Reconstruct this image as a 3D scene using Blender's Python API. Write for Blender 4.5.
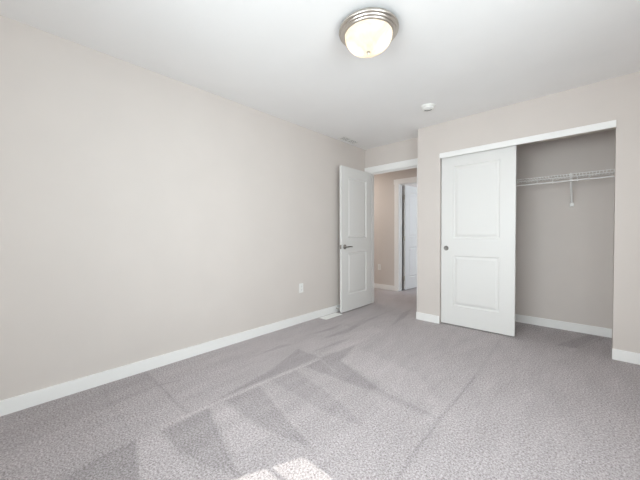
import bpy, bmesh, math
import numpy as np
from mathutils import Vector, Matrix

for _o in list(bpy.data.objects):
    bpy.data.objects.remove(_o, do_unlink=True)
SC = bpy.context.scene
COL = SC.collection
H = 2.44                                   # ceiling height

# ------------------------------------------------------------------ camera
cd = bpy.data.cameras.new('camera')
cd.sensor_fit = 'HORIZONTAL'; cd.sensor_width = 36.0; cd.lens = 16.298
cd.clip_start = 0.02; cd.clip_end = 200
cam = bpy.data.objects.new('camera', cd); COL.objects.link(cam)
_R = (0.73194638, 0.68134825, -0.00436652)
_U = (-0.01001787, 0.01716919, 0.99980241)
_F = (-0.68128859, 0.73175801, -0.01939259)
cam.matrix_world = Matrix(((_R[0], _U[0], -_F[0], 2.62838936),
                           (_R[1], _U[1], -_F[1], 0.0),
                           (_R[2], _U[2], -_F[2], 1.10125681),
                           (0, 0, 0, 1)))
SC.camera = cam

# ------------------------------------------------------------------ sky, sun, daylight, exposure
wd = bpy.data.worlds.new('sky'); SC.world = wd; wd.use_nodes = True
bg = wd.node_tree.nodes['Background']
bg.inputs['Color'].default_value = (0.86, 0.93, 1.0, 1)
bg.inputs['Strength'].default_value = 2.0

def lamp(name, kind, loc, energy, color=(1, 1, 1), direction=None, **kw):
    d = bpy.data.lights.new(name, kind); d.energy = energy; d.color = color
    for k, v in kw.items():
        setattr(d, k, v)
    o = bpy.data.objects.new(name, d); COL.objects.link(o); o.location = loc
    if direction is not None:
        o.rotation_euler = Vector(direction).to_track_quat('-Z', 'Y').to_euler()
    return o

_el = math.radians(52.9)
sun_dir = Vector((0.405 * math.cos(_el), 0.914 * math.cos(_el), -math.sin(_el)))
lamp('sun', 'SUN', (0, -6, 8), 3.3, (1.0, 0.96, 0.9), sun_dir, angle=math.radians(0.4))
# sky light entering at the bedroom window and at the window of the room across the hall, plus added side fill
lamp('window_daylight', 'AREA', (1.87, -0.62, 1.46), 28.8, (0.945, 0.968, 1.0), (0.12, 1, -0.12),
     spread=math.radians(125), shape='RECTANGLE', size=1.78, size_y=1.2)
lamp('added_side_fill', 'AREA', (3.62, 0.65, 1.5), 51.0, (0.92, 0.966, 1.0), (-1, 0, -0.12),
     shape='RECTANGLE', size=1.5, size_y=1.3)  # added fill at an invented side window, evens out the left wall
lamp('far_room_daylight', 'AREA', (2.75, 6.6, 1.5), 26.0, (0.8, 0.9, 1.0), (-1, -0.1, -0.1),
     shape='RECTANGLE', size=1.6, size_y=1.2)
lamp('hall_light', 'AREA', (-1.35, 4.45, 2.42), 14.0, (1.0, 0.95, 0.88), (0, 0, -1), shape='DISK', size=0.35)

SC.view_settings.view_transform = 'Standard'
SC.view_settings.look = 'None'
SC.view_settings.exposure = 0.30
SC.view_settings.gamma = 1.0
SC.view_settings.use_curve_mapping = False
SC.cycles.max_bounces = 16
SC.cycles.diffuse_bounces = 12
SC.cycles.glossy_bounces = 4
SC.cycles.transmission_bounces = 8
SC.cycles.transparent_max_bounces = 12
SC.cycles.caustics_reflective = False
SC.cycles.caustics_refractive = False
SC.cycles.sample_clamp_indirect = 8.0
SC.cycles.use_denoising = True

# ------------------------------------------------------------------ materials
def mat(name, color, rough=0.5, metal=0.0, bump=0.0, bscale=200.0, vary=0.0, vscale=3.0, spec=0.5):
    m = bpy.data.materials.new(name); m.use_nodes = True
    nt = m.node_tree; N = nt.nodes; L = nt.links
    b = N['Principled BSDF']
    b.inputs['Base Color'].default_value = (*color, 1)
    b.inputs['Roughness'].default_value = rough
    b.inputs['Metallic'].default_value = metal
    b.inputs['Specular IOR Level'].default_value = spec
    tc = N.new('ShaderNodeTexCoord')
    if vary:
        n = N.new('ShaderNodeTexNoise'); n.inputs['Scale'].default_value = vscale
        n.inputs['Detail'].default_value = 3
        r = N.new('ShaderNodeValToRGB')
        r.color_ramp.elements[0].position = 0.3; r.color_ramp.elements[1].position = 0.7
        r.color_ramp.elements[0].color = (*[c * (1 - vary) for c in color], 1)
        r.color_ramp.elements[1].color = (*[min(1, c * (1 + vary)) for c in color], 1)
        L.new(tc.outputs['Object'], n.inputs['Vector']); L.new(n.outputs['Fac'], r.inputs['Fac'])
        L.new(r.outputs['Color'], b.inputs['Base Color'])
    if bump:
        n = N.new('ShaderNodeTexNoise'); n.inputs['Scale'].default_value = bscale
        n.inputs['Detail'].default_value = 2
        bp = N.new('ShaderNodeBump'); bp.inputs['Strength'].default_value = bump
        bp.inputs['Distance'].default_value = 0.002
        L.new(tc.outputs['Object'], n.inputs['Vector']); L.new(n.outputs['Fac'], bp.inputs['Height'])
        L.new(bp.outputs['Normal'], b.inputs['Normal'])
    return m

M_wall = mat('wall_paint', (0.650, 0.604, 0.572), 0.75, bump=0.12, bscale=120, vary=0.012, spec=0.25)
M_ceil = mat('ceiling_paint', (0.88, 0.88, 0.878), 0.85, bump=0.15, bscale=90, vary=0.01, spec=0.2)
M_trim = mat('white_trim_paint', (0.86, 0.86, 0.85), 0.4, bump=0.03, bscale=60)
M_door = mat('white_door_paint', (0.75, 0.748, 0.735), 0.42, bump=0.05, bscale=150)
M_plastic = mat('white_plastic', (0.84, 0.84, 0.82), 0.35, vary=0.01)
M_wire = mat('white_vinyl_wire', (0.85, 0.85, 0.84), 0.35, vary=0.01)
M_nickel = mat('brushed_nickel', (0.60, 0.56, 0.51), 0.32, 1.0, bump=0.05, bscale=400)
M_satin = mat('satin_nickel', (0.33, 0.31, 0.29), 0.35, 1.0, bump=0.05, bscale=400)
M_pull = mat('aged_nickel', (0.24, 0.23, 0.22), 0.45, 0.9, bump=0.05, bscale=400)
M_dark = mat('dark_slot', (0.03, 0.03, 0.03), 0.7, vary=0.1)
M_vinyl = mat('white_window_vinyl', (0.85, 0.85, 0.85), 0.35, vary=0.01)
M_out = mat('outside_ground', (0.25, 0.27, 0.2), 0.9, vary=0.2)

def carpet_material():
    m = bpy.data.materials.new('carpet'); m.use_nodes = True
    nt = m.node_tree; N = nt.nodes; L = nt.links
    b = N['Principled BSDF']; b.inputs['Roughness'].default_value = 1.0
    b.inputs['Specular IOR Level'].default_value = 0.05
    b.inputs['Sheen Weight'].default_value = 0.15
    b.inputs['Sheen Roughness'].default_value = 0.6
    tc = N.new('ShaderNodeTexCoord')
    def noise(scale, detail, rough=0.6):
        n = N.new('ShaderNodeTexNoise'); n.inputs['Scale'].default_value = scale
        n.inputs['Detail'].default_value = detail; n.inputs['Roughness'].default_value = rough
        L.new(tc.outputs['Object'], n.inputs['Vector']); return n
    n1 = noise(100, 5, 0.85)
    r1 = N.new('ShaderNodeValToRGB'); e = r1.color_ramp.elements
    e[0].position = 0.35; e[0].color = (0.135, 0.112, 0.108, 1)
    e[1].position = 0.65; e[1].color = (0.68, 0.640, 0.655, 1)
    k = e.new(0.5); k.color = (0.408, 0.369, 0.376, 1)
    L.new(n1.outputs['Fac'], r1.inputs['Fac'])
    n2 = noise(4, 4)
    mp = N.new('ShaderNodeMapping'); mp.inputs['Scale'].default_value = (2.2, 0.6, 1); mp.inputs['Rotation'].default_value = (0, 0, 0.12)
    L.new(tc.outputs['Object'], mp.inputs['Vector']); L.new(mp.outputs['Vector'], n2.inputs['Vector'])
    a = N.new('ShaderNodeAttribute'); a.attribute_name = 'nap'; a.attribute_type = 'GEOMETRY'
    # brightness factor = 1 + soft patches - brushed nap
    s1 = N.new('ShaderNodeMapRange'); s1.inputs['To Min'].default_value = 0.80; s1.inputs['To Max'].default_value = 1.20
    L.new(n2.outputs['Fac'], s1.inputs['Value'])
    s2 = N.new('ShaderNodeMath'); s2.operation = 'MULTIPLY_ADD'
    s2.inputs[1].default_value = -0.27
    L.new(a.outputs['Fac'], s2.inputs[0]); L.new(s1.outputs['Result'], s2.inputs[2])
    mx = N.new('ShaderNodeMix'); mx.data_type = 'RGBA'; mx.blend_type = 'MULTIPLY'
    mx.inputs[0].default_value = 1.0
    L.new(r1.outputs['Color'], mx.inputs[6]); L.new(s2.outputs[0], mx.inputs[7])
    L.new(mx.outputs[2], b.inputs['Base Color'])
    bp = N.new('ShaderNodeBump'); bp.inputs['Strength'].default_value = 0.5
    bp.inputs['Distance'].default_value = 0.006
    L.new(n1.outputs['Fac'], bp.inputs['Height']); L.new(bp.outputs['Normal'], b.inputs['Normal'])
    return m
M_carpet = carpet_material()

def glass_bowl_material():
    m = bpy.data.materials.new('alabaster_glass'); m.use_nodes = True
    nt = m.node_tree; N = nt.nodes; L = nt.links
    N.remove(N['Principled BSDF']); out = N['Material Output']
    tc = N.new('ShaderNodeTexCoord')
    n = N.new('ShaderNodeTexNoise'); n.inputs['Scale'].default_value = 9; n.inputs['Detail'].default_value = 4
    n.inputs['Distortion'].default_value = 2.5
    L.new(tc.outputs['Object'], n.inputs['Vector'])
    r = N.new('ShaderNodeValToRGB')
    r.color_ramp.elements[0].position = 0.35; r.color_ramp.elements[0].color = (0.78, 0.71, 0.63, 1)
    r.color_ramp.elements[1].position = 0.6; r.color_ramp.elements[1].color = (0.88, 0.83, 0.76, 1)
    L.new(n.outputs['Fac'], r.inputs['Fac'])
    tr = N.new('ShaderNodeBsdfTranslucent'); L.new(r.outputs['Color'], tr.inputs['Color'])
    df = N.new('ShaderNodeBsdfDiffuse'); L.new(r.outputs['Color'], df.inputs['Color'])
    m1 = N.new('ShaderNodeMixShader'); m1.inputs[0].default_value = 0.45
    L.new(tr.outputs[0], m1.inputs[1]); L.new(df.outputs[0], m1.inputs[2])
    gl = N.new('ShaderNodeBsdfGlossy'); gl.inputs['Roughness'].default_value = 0.15
    m2 = N.new('ShaderNodeMixShader'); m2.inputs[0].default_value = 0.05
    L.new(m1.outputs[0], m2.inputs[1]); L.new(gl.outputs[0], m2.inputs[2])
    L.new(m2.outputs[0], out.inputs['Surface'])
    return m
M_bowl = glass_bowl_material()

M_bulb = bpy.data.materials.new('lit_bulb'); M_bulb.use_nodes = True
_b = M_bulb.node_tree.nodes['Principled BSDF']
_b.inputs['Emission Color'].default_value = (1.0, 0.84, 0.62, 1)
_b.inputs['Emission Strength'].default_value = 16.0

M_pane = bpy.data.materials.new('window_glass'); M_pane.use_nodes = True
_nt = M_pane.node_tree; _nt.nodes.remove(_nt.nodes['Principled BSDF'])
_t = _nt.nodes.new('ShaderNodeBsdfTransparent'); _t.inputs['Color'].default_value = (0.96, 0.98, 0.97, 1)
_g = _nt.nodes.new('ShaderNodeBsdfGlossy'); _g.inputs['Roughness'].default_value = 0.02
_m = _nt.nodes.new('ShaderNodeMixShader'); _m.inputs[0].default_value = 0.05
_nt.links.new(_t.outputs[0], _m.inputs[1]); _nt.links.new(_g.outputs[0], _m.inputs[2])
_nt.links.new(_m.outputs[0], _nt.nodes['Material Output'].inputs['Surface'])

# ------------------------------------------------------------------ helpers
def add_box(bm, x0, x1, y0, y1, z0, z1, bev=0.0):
    t = bmesh.new()
    bmesh.ops.create_cube(t, size=1.0)
    for v in t.verts:
        v.co = Vector(((x0 + x1) / 2 + v.co.x * (x1 - x0), (y0 + y1) / 2 + v.co.y * (y1 - y0),
                       (z0 + z1) / 2 + v.co.z * (z1 - z0)))
    if bev:
        bmesh.ops.bevel(t, geom=t.edges[:], offset=bev, segments=2, affect='EDGES', profile=0.6)
    merge(bm, t)

def merge(bm, t):
    me = bpy.data.meshes.new('tmp'); t.to_mesh(me); t.free(); bm.from_mesh(me); bpy.data.meshes.remove(me)

def frame_of(axis):
    a = Vector(axis).normalized()
    u = a.orthogonal().normalized(); return a, u, a.cross(u)

def add_tube(bm, p0, p1, r, seg=10, r1=None):
    p0, p1 = Vector(p0), Vector(p1); a, u, w = frame_of(p1 - p0); r1 = r if r1 is None else r1
    A = [bm.verts.new(p0 + (u * math.cos(t) + w * math.sin(t)) * r) for t in [2 * math.pi * i / seg for i in range(seg)]]
    B = [bm.verts.new(p1 + (u * math.cos(t) + w * math.sin(t)) * r1) for t in [2 * math.pi * i / seg for i in range(seg)]]
    for i in range(seg):
        bm.faces.new((A[i], A[(i + 1) % seg], B[(i + 1) % seg], B[i]))
    bm.faces.new(A[::-1]); bm.faces.new(B)

def add_lathe(bm, prof, origin=(0, 0, 0), axis=(0, 0, 1), seg=48):
    """prof: list of (radius, distance along axis)"""
    o = Vector(origin); a, u, w = frame_of(axis); rings = []
    for r, h in prof:
        if r < 1e-6:
            rings.append([bm.verts.new(o + a * h)])
        else:
            rings.append([bm.verts.new(o + a * h + (u * math.cos(t) + w * math.sin(t)) * r)
                          for t in [2 * math.pi * i / seg for i in range(seg)]])
    for A, B in zip(rings, rings[1:]):
        for i in range(seg):
            j = (i + 1) % seg
            if len(A) == 1 and len(B) == 1: continue
            if len(A) == 1: bm.faces.new((A[0], B[j], B[i]))
            elif len(B) == 1: bm.faces.new((A[i], A[j], B[0]))
            else: bm.faces.new((A[i], A[j], B[j], B[i]))

def add_path(bm, pts, r, seg=8):
    for a, b in zip(pts, pts[1:]):
        add_tube(bm, a, b, r, seg)
    for p in pts[1:-1]:
        t = bmesh.new(); bmesh.ops.create_uvsphere(t, u_segments=seg, v_segments=6, radius=r)
        bmesh.ops.translate(t, verts=t.verts, vec=p); merge(bm, t)

def obj(name, bm, m, parent=None, smooth=False, loc=None, rotz=None):
    bmesh.ops.recalc_face_normals(bm, faces=bm.faces[:])
    me = bpy.data.meshes.new(name); bm.to_mesh(me); bm.free(); me.materials.append(m)
    if smooth:
        me.polygons.foreach_set('use_smooth', [True] * len(me.polygons))
        try: me.set_sharp_from_angle(angle=math.radians(40))
        except Exception: pass
    o = bpy.data.objects.new(name, me); COL.objects.link(o)
    if loc is not None: o.location = loc
    if rotz is not None: o.rotation_euler = (0, 0, rotz)
    if parent is not None: o.parent = parent
    return o

def tag(o, label, cat, group=None, kind=None):
    o['label'] = label; o['category'] = cat
    if group: o['group'] = group
    if kind: o['kind'] = kind
    return o

def thing(name, label, cat, loc=(0, 0, 0), rotz=0.0, group=None):
    o = bpy.data.objects.new(name, None); COL.objects.link(o)
    o.location = loc; o.rotation_euler = (0, 0, rotz); o.empty_display_size = 0.1
    return tag(o, label, cat, group)

def struct(name, boxes, m, label, cat, bev=0.0):
    bm = bmesh.new()
    for b in boxes: add_box(bm, *b, bev=bev)
    return tag(obj(name, bm, m), label, cat, kind='structure')

# ------------------------------------------------------------------ the shell
YC, YD, XC = 3.583, 3.883, 1.007           # closet wall face, doorway wall face, outer corner of the closet wall
YB = -0.33                                 # window wall face
XR = 3.35                                  # right wall face
OX0, OX1, OZ = 1.29, 2.785, 2.05           # closet opening
DX0, DX1, DZ = 0.090, 0.861, 2.05          # bedroom doorway
HX0, HX1 = -0.045, 0.73                    # doorway across the hall
YH = 5.10                                  # far wall of the hall
WX0, WX1, WZ0, WZ1 = 0.93, 2.80, 0.83, 2.11   # bedroom window hole

struct('wall_left', [(-0.12, 0, -0.48, YD, 0, H)], M_wall,
       'long plain greige wall running along the left side of the bedroom', 'wall')
struct('wall_back', [(-2.1, DX0 - 0.018, YD, YD + 0.115, 0, H), (DX1 + 0.018, XC + 0.113, YD, YD + 0.115, 0, H),
                     (DX0 - 0.018, DX1 + 0.018, YD, YD + 0.115, DZ + 0.018, H)], M_wall,
       'short greige wall around the open doorway to the hall', 'wall')
struct('wall_closet', [(XC, OX0, YC, YC + 0.115, 0, H), (OX1, XR, YC, YC + 0.115, 0, H),
                       (OX0, OX1, YC, YC + 0.115, OZ, H)], M_wall,
       'greige wall with the wide closet opening in it', 'wall')
struct('wall_closet_left', [(XC, XC + 0.113, YC + 0.115, YD, 0, H), (XC, XC + 0.113, YD + 0.115, 4.43, 0, H)], M_wall,
       'greige side wall between closet and bedroom doorway', 'wall')
struct('wall_closet_back', [(XC + 0.113, 2.95, 4.31, 4.43, 0, H)], M_wall,
       'greige back wall inside the closet, behind the wire shelf', 'wall')
struct('wall_closet_right', [(2.83, 2.95, YC + 0.115, 4.31, 0, H)], M_wall,
       'greige right-hand side wall inside the closet', 'wall')
RY0, RY1, RZ0, RZ1 = -0.10, 1.50, 0.83, 2.078     # second window, added in the unseen right wall for more even light
struct('wall_right', [(XR, XR + 0.12, -0.48, RY0, 0, H), (XR, XR + 0.12, RY1, YC + 0.115, 0, H),
                      (XR, XR + 0.12, RY0, RY1, 0, RZ0), (XR, XR + 0.12, RY0, RY1, RZ1, H)], M_wall,
       'greige wall with an added window on the right side of the bedroom', 'wall')
struct('wall_front', [(0, WX0, YB - 0.15, YB, 0, H), (WX1, XR, YB - 0.15, YB, 0, H),
                      (WX0, WX1, YB - 0.15, YB, 0, WZ0), (WX0, WX1, YB - 0.15, YB, WZ1, H)], M_wall,
       'greige wall holding the bedroom window', 'wall')
struct('wall_hall', [(-2.1, HX0 - 0.018, YH, YH + 0.12, 0, H), (HX1 + 0.018, 3.0, YH, YH + 0.12, 0, H),
                     (HX0 - 0.018, HX1 + 0.018, YH, YH + 0.12, DZ + 0.018, H)], M_wall,
       'greige far wall of the hall seen through the bedroom doorway', 'wall')
struct('wall_hall_end', [(-2.22, -2.1, YD, YH + 0.12, 0, H)], M_wall, 'greige wall closing the hall on the left', 'wall')
struct('wall_hall_right', [(2.95, 3.07, 4.31, YH, 0, H)], M_wall, 'greige wall closing the hall on the right', 'wall')
struct('wall_far_room', [(-0.22, -0.10, YH + 0.12, 8.3, 0, H), (-0.22, 2.62, 8.3, 8.42, 0, H),
                         (2.5, 2.62, YH + 0.12, 5.7, 0, H), (2.5, 2.62, 7.5, 8.3, 0, H),
                         (2.5, 2.62, 5.7, 7.5, 0, 0.85), (2.5, 2.62, 5.7, 7.5, 2.1, H)], M_wall,
       'greige walls of the room across the hall', 'wall')
struct('ceiling', [(-2.22, 3.47, -0.48, 8.42, H, H + 0.12)], M_ceil,
       'smooth white ceiling over the bedroom and hall', 'ceiling')

# floor: carpet with vacuum strokes brushed into the pile
NAP_AREAS = [
    (0.75, [(0.854, 0.438), (0.85, 0.292), (0.911, 0.12), (1.238, 0.355), (1.009, 0.403)]),
    (0.55, [(0.867, 0.836), (0.872, 0.55), (1.073, 0.571), (1.28, 0.602), (1.464, 0.694), (1.229, 0.743)]),
    (0.55, [(0.877, 1.24), (0.864, 0.968), (1.102, 0.955), (1.367, 0.983), (1.628, 1.053), (1.278, 1.13)]),
    (0.75, [(0.815, 0.923), (0.745, 1.392), (0.585, 1.877), (0.866, 1.886), (0.834, 1.28)]),
    (0.4, [(0.843, 1.329), (0.88, 1.561), (1.504, 1.434), (1.743, 1.373), (1.48, 1.316), (1.105, 1.322)]),
    (0.7, [(0.907, 1.659), (0.88, 1.871), (0.93, 2.362), (1.05, 1.943), (1.601, 1.758), (1.446, 1.705), (1.111, 1.681)]),
    (0.35, [(1.601, 1.758), (1.92, 1.747), (2.016, 1.731), (1.848, 1.694), (1.476, 1.697)]),
    (0.7, [(0.363, 2.156), (0.403, 2.556), (0.392, 2.917), (0.467, 2.517)]),
    (0.65, [(0.737, 1.888), (0.735, 2.221), (0.79, 2.503), (0.784, 2.194)]),
    (0.6, [(0.557, 2.172), (0.578, 2.618), (0.528, 3.097), (0.544, 3.85), (0.58, 3.087), (0.657, 2.553)]),
    (0.65, [(0.896, 3.102), (0.723, 3.719), (0.714, 4.08), (0.866, 3.522)]),
    (0.6, [(0.428, 1.323), (0.378, 1.825), (0.462, 1.936), (0.428, 1.606)]),
    (0.3, [(0.001, -0.055), (0.001, 0.439), (-0.006, 0.729), (0.333, 0.724), (0.404, 0.369), (0.471, -0.049)]),
    (0.35, [(0.464, 2.763), (0.477, 3.172), (0.447, 3.54), (0.595, 2.729)]),
    (0.6, [(2.396, 3.66), (2.641, 4.309), (2.764, 4.256), (2.557, 3.673)]),
    (-0.35, [(0.857, 0.451), (0.865, 0.589), (1.058, 0.557), (1.341, 0.552), (1.165, 0.39)]),
    (-0.35, [(0.871, 0.854), (0.876, 0.947), (1.084, 0.939), (1.353, 0.96), (1.341, 0.752)]),
    (-0.3, [(1.063, 1.955), (0.953, 2.313), (1.669, 2.17), (1.934, 1.873), (1.766, 1.795)]),
    (-0.3, [(0.835, 1.947), (0.776, 2.45), (0.728, 2.95), (0.918, 2.926), (0.929, 2.094)]),
]
NAP_LINES = [
    (-0.7, 0.012, [(0.834, 0.684), (0.849, 0.878), (0.858, 1.262), (0.894, 1.856)]),
    (-0.5, 0.01, [(0.894, 1.856), (1.154, 1.765)]),
    (-0.4, 0.01, [(0.877, 1.24), (1.278, 1.13), (1.623, 1.058)]),
    (0.5, 0.01, [(0.867, 0.836), (1.229, 0.743), (1.464, 0.694)]),
    (0.5, 0.01, [(0.854, 0.438), (1.009, 0.403), (1.21, 0.362)]),
    (0.75, 0.008, [(0.019, 0.729), (0.344, 0.733), (0.637, 0.728), (0.839, 0.741)]),
    (0.75, 0.008, [(0.328, 0.738), (0.361, 0.868)]),
    (0.35, 0.008, [(0.673, 0.746), (0.661, 0.83)]),
    (0.8, 0.008, [(2.005, 1.171), (1.992, 1.454), (1.985, 1.766), (1.991, 2.082), (1.994, 2.423)]),
    (0.3, 0.01, [(1.994, 2.423), (1.959, 3.447)]),
    (-0.5, 0.012, [(2.504, 3.56), (2.785, 4.44)]),
    (0.4, 0.01, [(0.88, 1.561), (1.285, 1.487), (1.552, 1.422)]),
    (0.4, 0.012, [(1.05, 1.943), (1.601, 1.758), (1.924, 1.737)]),
    (0.35, 0.01, [(-0.053, 0.448), (0.36, 0.429), (0.708, 0.445)]),
]

def nap_field(X, Y):
    out = np.zeros_like(X)
    def seg_d(ax, ay, bx, by):
        dx, dy = bx - ax, by - ay
        t = np.clip(((X - ax) * dx + (Y - ay) * dy) / (dx * dx + dy * dy + 1e-12), 0, 1)
        return np.hypot(X - ax - t * dx, Y - ay - t * dy)
    for s, P in NAP_AREAS:
        d = np.full_like(X, 9.0); ins = np.zeros(X.shape, bool)
        for i in range(len(P)):
            (ax, ay), (bx, by) = P[i], P[(i + 1) % len(P)]
            d = np.minimum(d, seg_d(ax, ay, bx, by))
            c = (ay > Y) != (by > Y)
            with np.errstate(divide='ignore', invalid='ignore'):
                xi = ax + (Y - ay) / (by - ay + 1e-12) * (bx - ax)
            ins ^= c & (X < xi)
        sd = np.where(ins, d, -d)
        out += s * np.clip(sd / 0.022 + 0.4, 0, 1)
    for s, w, P in NAP_LINES:
        d = np.full_like(X, 9.0)
        for a, b in zip(P, P[1:]): d = np.minimum(d, seg_d(*a, *b))
        out += s * np.exp(-(d / w) ** 2)
    return np.clip(out, -1, 1)

def build_floor():
    xs = np.concatenate([np.linspace(-2.22, -0.12, 14)[:-1], np.linspace(-0.12, 3.0, 261)[:-1], np.linspace(3.0, 3.47, 20)])
    ys = np.concatenate([np.linspace(-0.48, 4.45, 411)[:-1], np.linspace(4.45, 8.42, 40)])
    nx, ny = len(xs), len(ys)
    X, Y = np.meshgrid(xs, ys)
    V = np.stack([X.ravel(), Y.ravel(), np.zeros(nx * ny)], 1)
    i = np.arange(nx * ny).reshape(ny, nx)
    Q = np.stack([i[:-1, :-1], i[:-1, 1:], i[1:, 1:], i[1:, :-1]], -1).reshape(-1, 4)
    me = bpy.data.meshes.new('floor')
    me.from_pydata(V.tolist(), [], Q.tolist())
    at = me.attributes.new('nap', 'FLOAT', 'POINT')
    at.data.foreach_set('value', nap_field(X, Y).ravel().astype(np.float32))
    me.materials.append(M_carpet)
    o = bpy.data.objects.new('floor', me); COL.objects.link(o)
    tag(o, 'mottled grey-beige carpet with vacuum strokes across the whole floor', 'carpet', kind='structure')
build_floor()

# baseboards (3 1/2 inch flat stock with an eased top edge)
BH, BT = 0.094, 0.014
struct('baseboard_left', [(0, BT, YB, YD - 0.001, 0, BH)], M_trim, 'white baseboard along the foot of the long left wall', 'baseboard', 0.003)
struct('baseboard_closet', [(XC - BT, OX0, YC - BT, YC, 0, BH), (XC - BT, XC, YC, YD - 0.02, 0, BH)], M_trim,
       'short white baseboard between doorway corner and closet door', 'baseboard', 0.003)
struct('baseboard_right', [(OX1 - 0.004, XR, YC - BT, YC, 0, BH), (XR - BT, XR, YB, YC - BT, 0, BH)], M_trim,
       'white baseboard on the wall right of the closet opening', 'baseboard', 0.003)
struct('baseboard_closet_back', [(XC + 0.113, 2.83, 4.31 - BT, 4.31, 0, BH), (2.83 - BT, 2.83, YC + 0.115, 4.31 - BT, 0, BH)], M_trim,
       'white baseboard along the back of the closet', 'baseboard', 0.003)
struct('baseboard_hall', [(-2.1, HX0 - 0.10, YH - BT, YH, 0, BH)], M_trim,
       'white baseboard on the hall wall left of the far doorway', 'baseboard', 0.003)
struct('baseboard_front', [(BT, XR - BT, YB, YB + BT, 0, BH)], M_trim, 'white baseboard under the bedroom window', 'baseboard', 0.003)

# door casings, jambs and stops
def jamb(x0, x1, y0, y1, z):
    ym = (y0 + y1) / 2
    return [(x0 - 0.018, x0, y0, y1, 0, z), (x1, x1 + 0.018, y0, y1, 0, z), (x0 - 0.018, x1 + 0.018, y0, y1, z, z + 0.018)]
CW = 0.089
struct('trim_1', jamb(DX0, DX1, YD, YD + 0.115, DZ) +
       [(0.002, DX0 - 0.006, YD - 0.016, YD, 0, DZ + 0.006), (DX1 + 0.006, DX1 + 0.006 + CW, YD - 0.016, YD, 0, DZ + 0.006),
        (0.001, XC - 0.002, YD - 0.018, YD, DZ + 0.006, DZ + 0.006 + 0.092),
        (DX0, DX0 + 0.011, YD + 0.042, YD + 0.075, 0, DZ), (DX1 - 0.011, DX1, YD + 0.042, YD + 0.075, 0, DZ),
        (DX0, DX1, YD + 0.042, YD + 0.075, DZ - 0.011, DZ),
        (DX0 - 0.006 - 0.083, DX0 - 0.006, YD + 0.115, YD + 0.131, 0, DZ + 0.006), (DX1 + 0.006, DX1 + 0.006 + CW, YD + 0.115, YD + 0.131, 0, DZ + 0.006),
        (0.0, DX1 + 0.006 + CW, YD + 0.115, YD + 0.131, DZ + 0.006, DZ + 0.098)], M_trim,
       'white casing and jamb around the open bedroom doorway', 'door casing', 0.002)
struct('trim_2', jamb(HX0, HX1, YH, YH + 0.12, DZ) +
       [(HX0 - 0.006 - CW, HX0 - 0.006, YH - 0.017, YH, 0, DZ + 0.006), (HX1 + 0.006, HX1 + 0.006 + CW, YH - 0.017, YH, 0, DZ + 0.006),
        (HX0 - 0.006 - CW - 0.012, HX1 + 0.006 + CW + 0.012, YH - 0.019, YH, DZ + 0.006, DZ + 0.098),
        (HX0, HX0 + 0.011, YH + 0.045, YH + 0.078, 0, DZ), (HX1 - 0.011, HX1, YH + 0.045, YH + 0.078, 0, DZ),
        (HX0, HX1, YH + 0.045, YH + 0.078, DZ - 0.011, DZ)], M_trim,
       'white casing of the doorway on the far side of the hall', 'door casing', 0.002)
struct('trim_3', [(OX0 - 0.002, OX1 + 0.001, YC - 0.018, YC, 2.012, 2.073)], M_trim,
       'flat white board across the top of the closet opening', 'trim', 0.002)
struct('trim_4', [(OX0, OX1, YC + 0.022, YC + 0.09, OZ - 0.028, OZ)], M_nickel,
       'metal sliding door track hidden up behind the closet head board', 'door track')

# ------------------------------------------------------------------ moulded two-panel doors
def door_slab_bm(W, Hd, T, panels):
    """local x 0..W, y -T..0, z 0..Hd; moulded panels pressed into both faces"""
    bm = bmesh.new()
    xs = sorted({0, W} | {v for p in panels for v in p[:2]}); zs = sorted({0, Hd} | {v for p in panels for v in p[2:]})
    prof = [(0, 0), (0.005, 0.0075), (0.011, 0.0105), (0.020, 0.0105), (0.040, 0.0025), (0.046, 0.002)]
    for side in (0, 1):
        def P(x, z, d): return bm.verts.new((x, -d if side == 0 else -T + d, z))
        for i in range(len(xs) - 1):
            for j in range(len(zs) - 1):
                x0, x1, z0, z1 = xs[i], xs[i + 1], zs[j], zs[j + 1]
                if any(p[0] == x0 and p[1] == x1 and p[2] == z0 and p[3] == z1 for p in panels):
                    rings = [[P(x0 + o, z0 + o, d), P(x1 - o, z0 + o, d), P(x1 - o, z1 - o, d), P(x0 + o, z1 - o, d)] for o, d in prof]
                    for A, B in zip(rings, rings[1:]):
                        for k in range(4): bm.faces.new((A[k], A[(k + 1) % 4], B[(k + 1) % 4], B[k]))
                    bm.faces.new(rings[-1])
                else:
                    bm.faces.new((P(x0, z0, 0), P(x1, z0, 0), P(x1, z1, 0), P(x0, z1, 0)))
    for x in (0, W):
        for j in range(len(zs) - 1):
            bm.faces.new([bm.verts.new(c) for c in ((x, 0, zs[j]), (x, -T, zs[j]), (x, -T, zs[j + 1]), (x, 0, zs[j + 1]))])
    for z in (0, Hd):
        for i in range(len(xs) - 1):
            bm.faces.new([bm.verts.new(c) for c in ((xs[i], 0, z), (xs[i + 1], 0, z), (xs[i + 1], -T, z), (xs[i], -T, z))])
    bmesh.ops.remove_doubles(bm, verts=bm.verts[:], dist=1e-5)
    return bm

def two_panels(W): return [(0.142, W - 0.142, 0.228, 0.828), (0.142, W - 0.142, 1.035, 1.888)]
T = 0.035

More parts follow.
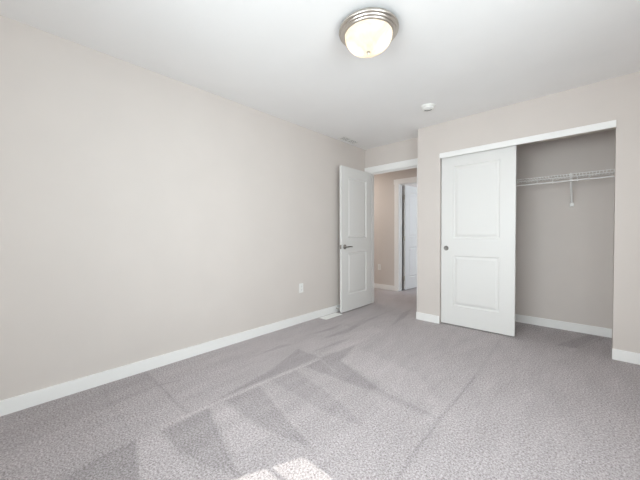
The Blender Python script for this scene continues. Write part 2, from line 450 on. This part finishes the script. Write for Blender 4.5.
def lever(parent, W, z, s):
    """lever set on the face at y=0 (s=1) or y=-T (s=-1), pointing to the hinge"""
    y0 = 0.0 if s > 0 else -T
    bm = bmesh.new()
    add_lathe(bm, [(0, 0), (0.033, 0), (0.033, 0.006), (0.029, 0.010), (0.012, 0.012), (0.011, 0.034), (0, 0.034)], (W - 0.065, y0, z), (0, s, 0), 28)
    add_path(bm, [Vector((W - 0.065, y0 + s * 0.034, z)), Vector((W - 0.065, y0 + s * 0.046, z)), Vector((W - 0.095, y0 + s * 0.05, z + 0.002)),
                  Vector((W - 0.14, y0 + s * 0.05, z + 0.003)), Vector((W - 0.178, y0 + s * 0.047, z - 0.002))], 0.0085, 10)
    return obj('lever_handle', bm, M_satin, parent, True)

def hinge(parent, z):
    bm = bmesh.new()
    add_tube(bm, (-0.006, 0.004, z - 0.045), (-0.006, 0.004, z + 0.045), 0.0065, 12)
    for e in (-0.049, 0.045): add_tube(bm, (-0.006, 0.004, z + e), (-0.006, 0.004, z + e + 0.004), 0.0075, 12)
    add_box(bm, -0.0022, 0.0, -0.031, 0.002, z - 0.045, z + 0.045)
    return obj('hinge', bm, M_nickel, parent, True)

# bedroom door, swung open against the left wall
W1 = 0.742
d1 = obj('door_1', door_slab_bm(W1, 2.03, T, two_panels(W1)), M_door, None, False, (0.1310, YD - 0.02, 0.016), math.radians(-90))
tag(d1, 'white two-panel bedroom door standing open against the left wall', 'door', kind='structure')
lever(d1, W1, 0.91, 1); lever(d1, W1, 0.91, -1)
bm = bmesh.new(); add_box(bm, W1 - 0.001, W1 + 0.0018, -0.031, -0.004, 0.882, 0.938); add_box(bm, W1, W1 + 0.010, -0.023, -0.012, 0.902, 0.918, 0.002)
obj('latch_plate', bm, M_satin, d1)
for z in (0.22, 1.0, 1.80):
    bm = bmesh.new(); add_tube(bm, (-0.006, -T - 0.004, z - 0.045), (-0.006, -T - 0.004, z + 0.045), 0.0065, 12)
    add_box(bm, -0.0022, 0.0, -T - 0.002, -0.006, z - 0.045, z + 0.045); obj('hinge', bm, M_nickel, d1, True)

# closet sliding door
W2 = 0.762
d2 = obj('door_2', door_slab_bm(W2, 2.025, T, two_panels(W2)), M_door, None, False, (2.058, YC + 0.032, 0.014), math.radians(180))
tag(d2, 'white two-panel sliding door covering the left half of the closet', 'sliding door', kind='structure')
bm = bmesh.new()
add_lathe(bm, [(0.0, 0.0006), (0.018, 0.0010), (0.022, 0.003), (0.027, 0.0035), (0.029, 0.0)], (W2 - 0.058, 0.0005, 0.915), (0, 1, 0), 32)
fp = obj('finger_pull', bm, M_pull, d2, True); fp['label'] = 'round nickel finger pull'

# door of the room across the hall, opened into that room
W3 = 0.755
d3 = obj('door_3', door_slab_bm(W3, 2.03, T, two_panels(W3)), M_door, None, False, (-0.020, YH + 0.136, 0.016), math.radians(85))
tag(d3, 'white two-panel door ajar in the far doorway across the hall', 'door', kind='structure')
for z in (0.22, 1.0, 1.80):
    bm = bmesh.new(); add_tube(bm, (-0.008, -0.006, z - 0.045), (-0.008, -0.006, z + 0.045), 0.007, 12)
    add_box(bm, -0.006, 0.0, -0.028, -0.003, z - 0.045, z + 0.045); obj('hinge', bm, M_nickel, d3, True)

# bedroom window behind the camera
fr = bmesh.new()
fy0, fy1 = YB - 0.10, YB - 0.04
for b in ((WX0, WX0 + 0.048, fy0, fy1, WZ0, WZ1), (WX1 - 0.048, WX1, fy0, fy1, WZ0, WZ1),
          (WX0 + 0.048, WX1 - 0.048, fy0, fy1, WZ0, WZ0 + 0.048), (WX0 + 0.048, WX1 - 0.048, fy0, fy1, WZ1 - 0.08, WZ1)): add_box(fr, *b, bev=0.003)
w1 = tag(obj('window_1', fr, M_vinyl), 'white framed bedroom window with a crossbar, opposite the closet', 'window', kind='structure')
bm = bmesh.new(); add_box(bm, WX0 + 0.048, WX1 - 0.048, fy0 + 0.002, fy0 + 0.014, 1.787, 1.803, 0.001); obj('crossbar', bm, M_vinyl, w1)
bm = bmesh.new(); add_box(bm, WX0 + 0.048, WX1 - 0.048, fy0 + 0.034, fy0 + 0.038, WZ0 + 0.048, WZ1 - 0.08); obj('pane', bm, M_pane, w1)
bm = bmesh.new(); add_box(bm, WX0, WX1, YB - 0.04, YB + 0.02, WZ0 - 0.018, WZ0, 0.003); obj('window_sill', bm, M_trim, w1)

fr = bmesh.new()  # unseen right-wall window, added to go with the side fill lamp
gx0, gx1 = XR + 0.05, XR + 0.11
for b in ((gx0, gx1, RY0, RY0 + 0.048, RZ0, RZ1), (gx0, gx1, RY1 - 0.048, RY1, RZ0, RZ1), (gx0, gx1, (RY0 + RY1) / 2 - 0.025, (RY0 + RY1) / 2 + 0.025, RZ0, RZ1),
          (gx0, gx1, RY0 + 0.048, RY1 - 0.048, RZ0, RZ0 + 0.048), (gx0, gx1, RY0 + 0.048, RY1 - 0.048, RZ1 - 0.048, RZ1)): add_box(fr, *b, bev=0.003)
w2 = tag(obj('added_window', fr, M_vinyl), 'white framed two-light window added in the right wall to let in fill light', 'window', kind='structure')
bm = bmesh.new(); add_box(bm, gx0 + 0.028, gx0 + 0.032, RY0 + 0.048, RY1 - 0.048, RZ0 + 0.048, RZ1 - 0.048); obj('pane', bm, M_pane, w2)
bm = bmesh.new(); add_box(bm, XR - 0.02, gx0, RY0, RY1, RZ0 - 0.018, RZ0, 0.003); obj('window_sill', bm, M_trim, w2)

# ------------------------------------------------------------------ ceiling light
LX, LY = 1.568, 1.607
cl = thing('ceiling_light', 'round flush ceiling light with nickel rim and glowing frosted glass bowl', 'ceiling light', (LX, LY, H))
bm = bmesh.new()
add_lathe(bm, [(0, -0.0005), (0.166, -0.0005), (0.184, -0.016), (0.190, -0.024), (0.1915, -0.031), (0.190, -0.036), (0.184, -0.040), (0.178, -0.041), (0.176, -0.046), (0.172, -0.050),
               (0.165, -0.052), (0.162, -0.058), (0.157, -0.061), (0.153, -0.061), (0.153, -0.050), (0.14, -0.034), (0.0, -0.028)], seg=72)
obj('rim', bm, M_nickel, cl, True)['label'] = 'brushed nickel stepped rim'
bm = bmesh.new()
R, D = 0.152, 0.102
pr = [(R * math.cos(t) ** 0.85 if t < math.pi / 2 - 1e-4 else 0.0, -0.058 - D * math.sin(t)) for t in np.linspace(0, math.pi / 2, 22)]
add_lathe(bm, pr, seg=64)
bo = obj('glass_bowl', bm, M_bowl, cl, True); bo['label'] = 'glowing white alabaster glass bowl'
bm = bmesh.new()
add_lathe(bm, [(0, 0.004), (0.012, 0.002), (0.013, -0.002), (0.007, -0.006), (0.009, -0.012), (0.006, -0.018), (0, -0.020)], (0, 0, -0.058 - D), seg=20)
obj('finial', bm, M_nickel, cl, True)
for dx, dy in ((-0.062, -0.030), (0.058, 0.034)):
    bm = bmesh.new()
    bmesh.ops.create_uvsphere(bm, u_segments=20, v_segments=12, radius=0.026)
    bmesh.ops.translate(bm, verts=bm.verts, vec=(dx, dy, -0.092))
    bu = obj('bulb', bm, M_bulb, cl, True)
    bm = bmesh.new(); add_tube(bm, (dx, dy, -0.070), (dx, dy, -0.025), 0.016, 16); obj('lamp_holder', bm, M_plastic, bu, True)

# ------------------------------------------------------------------ smoke detector
sd = thing('smoke_detector', 'small round white smoke detector on the ceiling before the closet wall', 'smoke detector', (1.373, 3.02, H))
bm = bmesh.new(); add_lathe(bm, [(0, 0), (0.070, 0), (0.070, -0.010), (0.066, -0.012), (0, -0.012)], seg=48); obj('base', bm, M_plastic, sd, True)
bm = bmesh.new(); add_lathe(bm, [(0.058, -0.012), (0.058, -0.018), (0, -0.018)], seg=48); obj('sensor_slot', bm, M_plastic, sd, True)
bm = bmesh.new(); add_lathe(bm, [(0, -0.018), (0.062, -0.018), (0.064, -0.026), (0.055, -0.036), (0.03, -0.040), (0, -0.040)], seg=48); obj('cover', bm, M_plastic, sd, True)
bm = bmesh.new(); add_lathe(bm, [(0.012, -0.034), (0.012, -0.043), (0, -0.043)], (0.015, -0.018, 0), seg=20); obj('test_button', bm, M_plastic, sd, True)
bm = bmesh.new()                                   # dark curved bar on the face
add_path(bm, [Vector((0.042 * math.cos(t) + 0.012, 0.042 * math.sin(t) - 0.026, -0.0385)) for t in np.linspace(math.radians(60), math.radians(166), 14)], 0.0045, 8)
obj('dark_arc', bm, M_dark, sd, True)

# ------------------------------------------------------------------ air registers
def register(name, label, cat, loc, w, l, zdir, open_frac, pitch=0.0125):
    """face plate w x l (x, y) with two banks of louvres across its width"""
    t = thing(name, label, cat, loc)
    bm = bmesh.new(); b = 0.022; h = 0.006
    z0, z1 = (0, h) if zdir > 0 else (-h, 0)
    for q in ((-w / 2, w / 2, -l / 2, -l / 2 + b), (-w / 2, w / 2, l / 2 - b, l / 2), (-w / 2, -w / 2 + b, -l / 2 + b, l / 2 - b),
              (w / 2 - b, w / 2, -l / 2 + b, l / 2 - b), (-w / 2 + b, w / 2 - b, -0.008, 0.008)): add_box(bm, *q, z0, z1, bev=0.0015)
    obj('frame', bm, M_plastic, t)
    bm = bmesh.new(); zz = (0.0003, 0.0012) if zdir > 0 else (-0.0012, -0.0003)
    add_box(bm, -w / 2 + b, w / 2 - b, -l / 2 + b, l / 2 - b, *zz); obj('dark_duct', bm, M_dark, t)
    bm = bmesh.new()
    for a, c in ((-l / 2 + b, -0.008), (0.008, l / 2 - b)):
        n = int((c - a) / pitch)
        for i in range(n):
            y = a + (i + 0.5) * (c - a) / n; hw = (c - a) / n * (1 - open_frac) / 2
            add_box(bm, -w / 2 + b, w / 2 - b, y - hw, y + hw, z0 + 0.0018 if zdir > 0 else z0 + 0.0008, z1 - 0.0008 if zdir > 0 else z1 - 0.0018)
    obj('louvre', bm, M_plastic, t)
    return t
register('ceiling_vent', 'white rectangular air vent on the ceiling against the left wall', 'air vent', (0.108, 3.32, H), 0.135, 0.38, -1, 0.62, 0.02)
register('floor_register', 'white slotted floor register on the carpet beside the left baseboard', 'floor register', (0.098, 2.93, 0.001), 0.12, 0.34, 1, 0.2)

# ------------------------------------------------------------------ outlets
def outlet(label, loc, rotz):
    """plate facing local +y"""
    t = thing('wall_outlet', label, 'outlet', loc, rotz, 'wall outlets')
    bm = bmesh.new(); add_box(bm, -0.035, 0.035, 0.0, 0.006, -0.058, 0.058, 0.0025); obj('cover_plate', bm, M_plastic, t)
    for s in (-1, 1):
        bm = bmesh.new(); add_box(bm, -0.017, 0.017, 0.005, 0.0085, s * 0.020 - 0.014, s * 0.020 + 0.014, 0.003); r = obj('receptacle', bm, M_plastic, t)
        bm = bmesh.new()
        for x in (-0.0065, 0.0065): add_box(bm, x - 0.001, x + 0.001, 0.0083, 0.0088, s * 0.020 - 0.002, s * 0.020 + 0.007)
        add_tube(bm, (0, 0.0083, s * 0.020 - 0.008), (0, 0.0088, s * 0.020 - 0.008), 0.0022, 10); obj('slot', bm, M_dark, r)
    bm = bmesh.new(); add_lathe(bm, [(0, 0.006), (0.003, 0.006), (0.0028, 0.0075), (0, 0.008)], (0, 0, 0), (0, 1, 0), 12); obj('screw', bm, M_plastic, t)
    return t
outlet('white wall outlet low on the long left wall, left of the open door', (0.0, 2.472, 0.434), math.radians(-90))
outlet('white wall outlet in the hall, seen through the open doorway', (-0.480, YH, 0.436), math.radians(180))

# ------------------------------------------------------------------ spring door stop
ds = thing('door_stop', 'small spring door stop on the left baseboard behind the open door', 'door stop', (BT, 3.145, 0.055))
bm = bmesh.new(); add_lathe(bm, [(0, 0), (0.011, 0), (0.010, 0.004), (0, 0.005)], axis=(1, 0, 0), seg=16); obj('base', bm, M_nickel, ds, True)
bm = bmesh.new()
n = 90
pts = [Vector((0.004 + 0.056 * i / n, 0.0055 * math.cos(i * 0.9), 0.0055 * math.sin(i * 0.9))) for i in range(n + 1)]
for a, b in zip(pts, pts[1:]): add_tube(bm, a, b, 0.0011, 5)
obj('spring', bm, M_nickel, ds, True)
bm = bmesh.new(); add_lathe(bm, [(0, 0.059), (0.007, 0.059), (0.008, 0.063), (0.007, 0.074), (0, 0.075)], axis=(1, 0, 0), seg=16); obj('rubber_tip', bm, M_plastic, ds, True)

# ------------------------------------------------------------------ wire closet shelf
SX0, SX1, SY0, SY1, SZ = XC + 0.115, 2.828, 4.0, 4.306, 1.722
ws = thing('wire_shelf', 'white wire shelf with hanging rod across the back of the closet', 'wire shelf', (2.0, SY1, SZ))
off = Vector((2.0, SY1, SZ))
def L_(x, y, z): return Vector((x, y, z)) - off
bm = bmesh.new()
k = int((SX1 - SX0) / 0.0254)
for i in range(k + 1):
    x = SX0 + 0.006 + i * (SX1 - SX0 - 0.012) / k
    add_tube(bm, L_(x, SY0, SZ), L_(x, SY1 - 0.002, SZ), 0.002, 6)
    add_tube(bm, L_(x, SY0, SZ), L_(x, SY0, SZ - 0.03), 0.002, 6)
o = obj('deck_wires', bm, M_wire, ws, True)
for y, z, r in ((SY0, SZ - 0.003, 0.0032), (SY0, SZ - 0.031, 0.0032), (SY1 - 0.006, SZ - 0.003, 0.003), ((SY0 + SY1) / 2, SZ - 0.004, 0.003)):
    bm = bmesh.new(); add_tube(bm, L_(SX0, y, z), L_(SX1, y, z), r, 8); obj('rail', bm, M_wire, ws, True)
bm = bmesh.new(); add_tube(bm, L_(SX0, SY0 + 0.012, 1.652), L_(SX1, SY0 + 0.012, 1.652), 0.0065, 10); obj('hanging_rod', bm, M_wire, ws, True)
for x in (1.35, 1.75, 2.33, 2.53):
    bm = bmesh.new()
    add_path(bm, [L_(x, SY0 + 0.004, SZ - 0.028), L_(x, SY0 + 0.003, 1.655), L_(x, SY0 + 0.012, 1.642), L_(x, SY0 + 0.021, 1.655)], 0.0035, 8)
    obj('rod_hook', bm, M_plastic, ws, True)
for x in (1.3, 1.7, 2.165, 2.62):
    bm = bmesh.new(); add_box(bm, *(lambda p, q: (p.x, q.x, p.y, q.y, p.z, q.z))(L_(x - 0.008, SY1 - 0.014, SZ - 0.016), L_(x + 0.008, 4.31, SZ + 0.010)), bev=0.003)
    obj('wall_clip', bm, M_plastic, ws)
BX = 2.478
bm = bmesh.new()
p0, p1 = L_(BX, SY0 - 0.002, SZ - 0.006), L_(BX, 4.298, 1.432)
add_tube(bm, p0, p1, 0.0105, 10)
add_path(bm, [p0 + Vector((0, 0.012, 0.010)), p0 + Vector((0, -0.006, 0.008)), p0 + Vector((0, -0.006, -0.034)), p0 + Vector((0, 0.008, -0.036))], 0.005, 8)
br = obj('support_brace', bm, M_wire, ws, True)
bm = bmesh.new(); a = L_(BX - 0.018, 4.284, 1.398); b = L_(BX + 0.018, 4.31, 1.440)
add_box(bm, a.x, b.x, a.y, b.y, a.z, b.z, 0.005); obj('brace_foot', bm, M_plastic, br)
